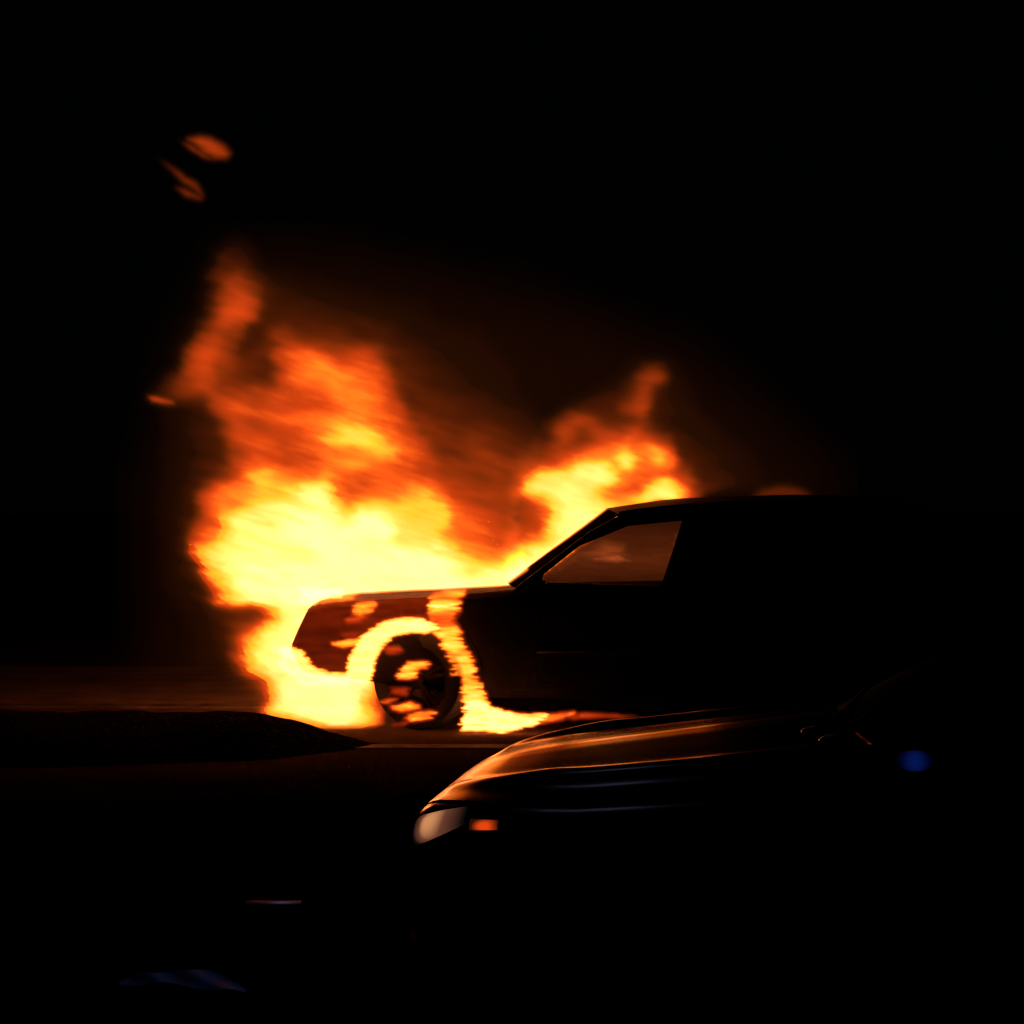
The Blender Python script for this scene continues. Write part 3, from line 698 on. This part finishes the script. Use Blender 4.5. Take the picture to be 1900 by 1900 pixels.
def warp_level(text, x0, x1, y0, y1, st, seed, amp=7, lev=0.42):
    xs = np.arange(x0, x1 + 1, st, dtype=float); ys = np.arange(y0, y1 + 1, st, dtype=float)
    PX, PY = np.meshgrid(xs, ys)
    L = smooth(rows_to_level(text, PX, PY), 3)
    # flames drawn out along a line that drifts down to the right
    a = R(17); u = PX * math.cos(a) + PY * math.sin(a); v = -PX * math.sin(a) + PY * math.cos(a)
    wx = amp * 2.2 * fbm(u / 70, v / 14, seed, 5, .68); wy = amp * .9 * fbm(u / 46, v / 20, seed + 5, 4, .6)
    wx = wx + amp * .8 * fbm(u / 30, v / 7, seed + 21, 3, .6)
    L2 = sample(L, PX + wx, PY + wy, x0, y0, st)
    n = fbm(u / 75, v / 17, seed + 9, 5, .6) + .55 * fbm(u / 48, v / 6.5, seed + 14, 3, .6)
    wgt = np.clip((L2 - .5) / 2, 0, 1)
    return PX, PY, L2 + lev * 1.6 * n * wgt

# engine bay fire
PX, PY, L = warp_level(MAIN, 250, 1060, 410, 1366, 3, 71)
side = np.clip((PX - 945) / 45, 0, 1)
lip = np.interp(PX[0], [250, 580, 708, 722, 860, 960, 1010, 1060], [1400, 1400, 1400, 1150, 1120, 1100, 1062, 1020])[None, :]
L = np.where(PY > lip, -1, L)
Y = np.interp(PY, [1230, 1310], [11.15, 10.62]) + 0.16 * fbm(PX / 120, PY / 120, 5, 3)
Y = np.interp(PY, [410, 1000], [0.2, 0]) + Y
eng = empty('engine_fire', (-1.3, 10.9, 0.0), 0, 'tall yellow and red flames pouring from the engine bay and nose of the car', 'fire')
fire(eng, PX, PY, L, Y, 1.0, 3)

# fire on the windscreen and the front of the roof
PX, PY, L = warp_level(SCREEN, 895, 1450, 645, 1100, 3, 23, amp=5.5, lev=.34)
lip = np.interp(PX[0], [895, 960, 1010, 1100, 1160, 1270, 1450], [1096, 1096, 1062, 997, 952, 932, 924])[None, :]
L = np.where(PY > lip, -1, L)
Y = 11.25 + 0.12 * fbm(PX / 90, PY / 90, 15, 3)
scr = empty('windscreen_fire', (0.45, 11.2, 1.0), 0, 'smaller yellow flames rising from the windscreen and the front edge of the roof', 'fire')
fire(scr, PX, PY, L, Y, 0.8, 7)


# polygons of fire on the near side of the car
def poly_sd(PX, PY, poly):
    d = np.full(PX.shape, 1e9); ins = np.zeros(PX.shape, bool); n = len(poly)
    for i in range(n):
        x1, y1 = poly[i]; x2, y2 = poly[(i + 1) % n]; dx, dy = x2 - x1, y2 - y1
        t = np.clip(((PX - x1) * dx + (PY - y1) * dy) / (dx * dx + dy * dy + 1e-9), 0, 1)
        d = np.minimum(d, np.hypot(PX - x1 - t * dx, PY - y1 - t * dy))
        if y1 != y2:
            ins ^= ((y1 > PY) != (y2 > PY)) & (PX < (x2 - x1) * (PY - y1) / (y2 - y1) + x1)
    return np.where(ins, d, -d)

def patch(name, label, polys, Y, s, seed, st=2.0, loc=None, cat='fire', parent=None, jag=4, layers=('flame_skin', 'flame_body', 'flame_core'), glow=False, group=None, streak=.5):
    xs = [p[0] for q in polys for p in q[0]]; ys = [p[1] for q in polys for p in q[0]]
    PX, PY = np.meshgrid(np.arange(min(xs) - 24, max(xs) + 24, st), np.arange(min(ys) - 24, max(ys) + 24, st))
    wx = 1.6 * jag * fbm(PX / 40, PY / 3.0, seed, 3) + .5 * jag * fbm(PX / 14, PY / 14, seed + 2, 3); wy = jag * .35 * fbm(PX / 25, PY / 12, seed + 4, 3)
    I = np.full(PX.shape, 1e-4)
    for poly, lev, fe in polys:
        sd = poly_sd(PX + wx, PY + wy, poly)
        if isinstance(lev, list): lv = np.interp(PY, [q[0] for q in lev], [q[1] for q in lev])
        else: lv = lev
        k = np.clip((sd + fe * .6) / (fe * 1.35), 0, 1); k = k * k * (3 - 2 * k)
        soft = np.clip(intensity(lv) / 3.0, 1, 4)      # bright flame keeps its edge, dim flame fades out
        I = np.maximum(I, intensity(lv) * k ** (2.0 / soft))
    I = I * np.exp(streak * 1.1 * fbm(PX / 34, PY / 5.0, seed + 8, 3))
    Yg = (Y(PX, PY) if callable(Y) else Y) + 0.0 * PX
    o = empty(name, loc or tuple(at(np.mean(xs), np.mean(ys), float(np.mean(Yg)))), 0, label, cat, group)
    fire(o, PX, PY, None, Yg, s, seed, layers, I)
    return o

YS = 10.33
wing = [(574, 1104), (640, 1098), (700, 1106), (800, 1100), (862, 1092), (850, 1150), (808, 1165), (760, 1148), (705, 1160), (665, 1195), (645, 1264), (586, 1268), (536, 1218), (530, 1190), (556, 1146), (562, 1106)]
patch('wing_fire', 'dull red glow of thin flame licking over the front wing above the wheel', [
    (wing, [(1100, 2.35), (1150, 2.2), (1180, 1.95), (1255, 2.1)], 9),
    ([(585, 1108), (618, 1100), (665, 1100), (655, 1112), (600, 1120)], 5.4, 9),
    ([(662, 1120), (694, 1117), (699, 1124), (684, 1128), (688, 1138), (672, 1142), (655, 1136)], 6.0, 9),
    ([(644, 1146), (668, 1132), (690, 1142), (668, 1156), (640, 1160)], 3.9, 14),
    ([(636, 1170), (676, 1170), (664, 1184), (630, 1184)], 3.1, 12),
    ([(620, 1194), (676, 1185), (668, 1195), (636, 1199)], 6.6, 7),
    ([(556, 1088), (640, 1094), (632, 1106), (596, 1110), (584, 1118), (556, 1120)], 8.4, 8),
    ([(520, 1196), (552, 1206), (566, 1222), (582, 1240), (610, 1252), (650, 1252), (650, 1272), (560, 1272), (520, 1240)], 8.4, 8),
    ([(700, 1110), (790, 1106), (780, 1114), (720, 1118)], 2.9, 10),
], 10.335, 0.05, 101, jag=6, streak=.6)
patch('wheel_arch_fire', 'bright yellow crescent of flame in the front wheel arch above the tyre', [
    ([(640, 1262), (652, 1218), (676, 1180), (712, 1156), (748, 1148), (782, 1151), (814, 1166), (790, 1173), (760, 1171), (733, 1177), (712, 1192), (696, 1222), (688, 1262), (668, 1268)], 8.6, 7),
], 10.30, 0.12, 111, jag=5, streak=.5)
patch('door_gap_fire', 'jagged strip of flame running down behind the front wheel and spreading along the ground', [
    ([(803, 1104), (830, 1096), (866, 1094), (852, 1112), (848, 1126), (842, 1150), (856, 1170), (850, 1182), (868, 1215), (880, 1245), (890, 1280), (905, 1314), (930, 1322), (965, 1329), (1010, 1328),
      (985, 1343), (960, 1349), (935, 1357), (900, 1353), (856, 1353), (868, 1325), (862, 1290), (850, 1250), (838, 1220), (820, 1195), (814, 1170), (800, 1150), (798, 1122)],
     [(1095, 6.3), (1112, 5.2), (1122, 7.8), (1130, 6.3), (1142, 4.6), (1162, 4.6), (1172, 6.6), (1200, 7.0), (1232, 6.5), (1246, 7.6), (1262, 6.0), (1275, 7.4), (1290, 6.8), (1306, 8.8), (1350, 8.9)], 9),
    ([(960, 1330), (1030, 1326), (1068, 1322), (1045, 1333), (1000, 1340), (960, 1348)], 5.4, 8),
    ([(1050, 1329), (1085, 1323), (1140, 1324), (1190, 1331), (1120, 1331), (1066, 1337)], 3.7, 7),
], lambda x, y: 10.30 - 0.05 * np.clip((y - 1300) / 50, 0, 1), 0.12, 121, jag=8, streak=1.3)
patch('wheel_fire', 'small streaks of flame showing through the spokes of the front wheel', [
    ([(709, 1202), (742, 1196), (746, 1208), (724, 1214), (710, 1214)], 3.5, 8),
    ([(748, 1238), (764, 1230), (788, 1228), (800, 1233), (778, 1241), (768, 1249), (770, 1255), (736, 1258)], 6.4, 7),
    ([(728, 1276), (760, 1274), (758, 1291), (728, 1290)], 3.1, 7),
    ([(704, 1302), (722, 1298), (742, 1295), (736, 1301), (710, 1305)], 4.8, 5),
    ([(724, 1314), (756, 1304), (778, 1311), (752, 1319), (738, 1320)], 5.8, 7),
    ([(748, 1330), (776, 1320), (808, 1322), (800, 1329), (768, 1336)], 6.0, 7),
    ([(720, 1349), (742, 1341), (774, 1336), (750, 1345)], 3.4, 5),
], 10.29, 0.05, 131, jag=9, streak=1.2)

# cabin smoke with firelight put in as emission, seen through the front side window
patch('cabin_smoke_glow', 'dim brown and orange smoke glow inside the cabin behind the front side window', [
    ([(960, 1096), (1000, 1040), (1090, 985), (1190, 950), (1300, 950), (1270, 1100)], [(960, 1.3), (990, 1.75), (1040, 2.15), (1062, 1.9), (1090, 1.35)], 30),
    ([(1020, 1062), (1070, 1022), (1120, 1000), (1160, 1005), (1175, 1035), (1120, 1046), (1080, 1040), (1050, 1058)], 3.4, 60),
    ([(1098, 1040), (1115, 1028), (1150, 1026), (1168, 1040), (1140, 1044), (1120, 1042)], 4.0, 34),
    ([(1225, 1060), (1245, 985), (1290, 965), (1290, 1060)], 2.5, 34),
    ([(1020, 1060), (1050, 1048), (1058, 1053), (1030, 1064)], 2.9, 12),
], 11.2, 0.5, 141, jag=7, layers=('cabin_glow',), st=3.0, streak=.25)
patch('roof_fire', 'low dull red flame showing as a small dome over the roof behind the windscreen fire', [
    ([(1396, 925), (1412, 906), (1435, 897), (1458, 894), (1478, 900), (1497, 912), (1508, 925)], [(888, 1.2), (905, 1.75), (920, 2.2)], 30),
], 11.35, 0.4, 151, jag=2, layers=('smoke_glow', 'flame_skin'), streak=.2)
smk = patch('smoke', 'faint brown smoke with built-in firelight glow hanging behind and above both flames', [
    ([(250, 1330), (230, 900), (300, 620), (400, 430), (620, 430), (950, 500), (1300, 620), (1580, 860), (1560, 960), (1000, 1060), (620, 1140), (560, 1330)], 0.75, 190),
], 12.2, 2.2, 191, jag=18, st=12.0, streak=.5, layers=('smoke_glow',))
smk['kind'] = 'stuff'  # its glow is emission standing in for firelight on smoke
patch('burning_debris', 'largest glowing orange flake of debris high above the fire', [
    ([(350, 258), (370, 253), (392, 256), (416, 271), (428, 285), (420, 293), (398, 293), (380, 284)], 3.05, 22),
    ([(338, 264), (352, 268), (384, 290), (396, 298), (376, 292), (352, 277)], 2.6, 9),
    ([(326, 254), (345, 266), (380, 284), (370, 286), (345, 274)], 1.5, 10),
], 10.9, 0.12, 161, jag=2, cat='debris', streak=.3, layers=('smoke_glow', 'flame_skin', 'flame_body'))
patch('burning_debris', 'thin forked flake of dull red debris below the larger glowing one', [
    ([(282, 286), (300, 296), (326, 312), (345, 328), (366, 338), (378, 358), (378, 368), (360, 352), (340, 340), (320, 318)], [(285, .6), (300, 1.7), (325, 2.2), (345, 2.1), (370, 2.1)], 13),
    ([(325, 346), (345, 350), (376, 366), (376, 373), (345, 366)], 2.15, 12),
], 10.7, 0.12, 171, jag=2, cat='debris', streak=.3, layers=('smoke_glow', 'flame_skin', 'flame_body'))
patch('burning_debris', 'tiny pink spark at the left tip of the tall flames', [
    ([(274, 735), (290, 736), (320, 744), (324, 750), (300, 749), (282, 745)], 3.1, 7),
], 10.7, 0.12, 181, jag=1, cat='debris', streak=.3, layers=('smoke_glow', 'flame_skin', 'flame_body'))

# ------------------------------------------------------------------ made-up things on the dark road that carry the pale and blue glints
p = at(507, 1680, CAM_H / ((1680 - 950) / FPX))
bm = bmesh.new(); add_box(bm, (0, 0, 0.002), (0.20, 0.03, 0.004), 0.0015)
o = from_bm('glint_strip', bm, M['strip'], None); o.location = (p.x, p.y, 0.006); o.rotation_euler = (R(14), 0, 0)  # strip made up and tilted to mirror the added lamp as a glint
tag(o, 'short pale metal strip added for its glint on the dark road', 'metal strip')

c = at(345, 1834, CAM_H / ((1834 - 950) / FPX))  # sheet made up to carry a faint blue arc of reflected light
def film_z(x, y):
    u = (x - c.x) / 0.19; w = (y - c.y) / 0.10
    return 0.006 + 0.0022 * math.sin(9 * u + 2 * w) * math.cos(4 * w)
v, f = [], []
for j in range(13):
    for i in range(41):
        u = -1 + 2 * i / 40; w = -1 + 2 * j / 12
        yc = -0.055 * u * u - 0.02 * u; wd = 0.045 * math.sqrt(max(0.03, 1 - u * u)) * (1 + .3 * math.sin(5 * u))
        x = c.x + 0.19 * u; y = c.y + yc + wd * w; v.append((x, y, film_z(x, y) + 0.22 * (y - c.y + .12)))
for j in range(12):
    for i in range(40):
        a = j * 41 + i; f.append((a, a + 1, a + 42, a + 41))
tag(obj('glint_sheet', v, f, M['film']), 'crumpled dark blue plastic sheet added for a blue glint on the road near the viewer', 'plastic sheet')

for o in bpy.data.objects:
    if o.parent is None and 'label' not in o and 'kind' not in o and o.type in ('MESH', 'EMPTY'): print('UNTAGGED', o.name)
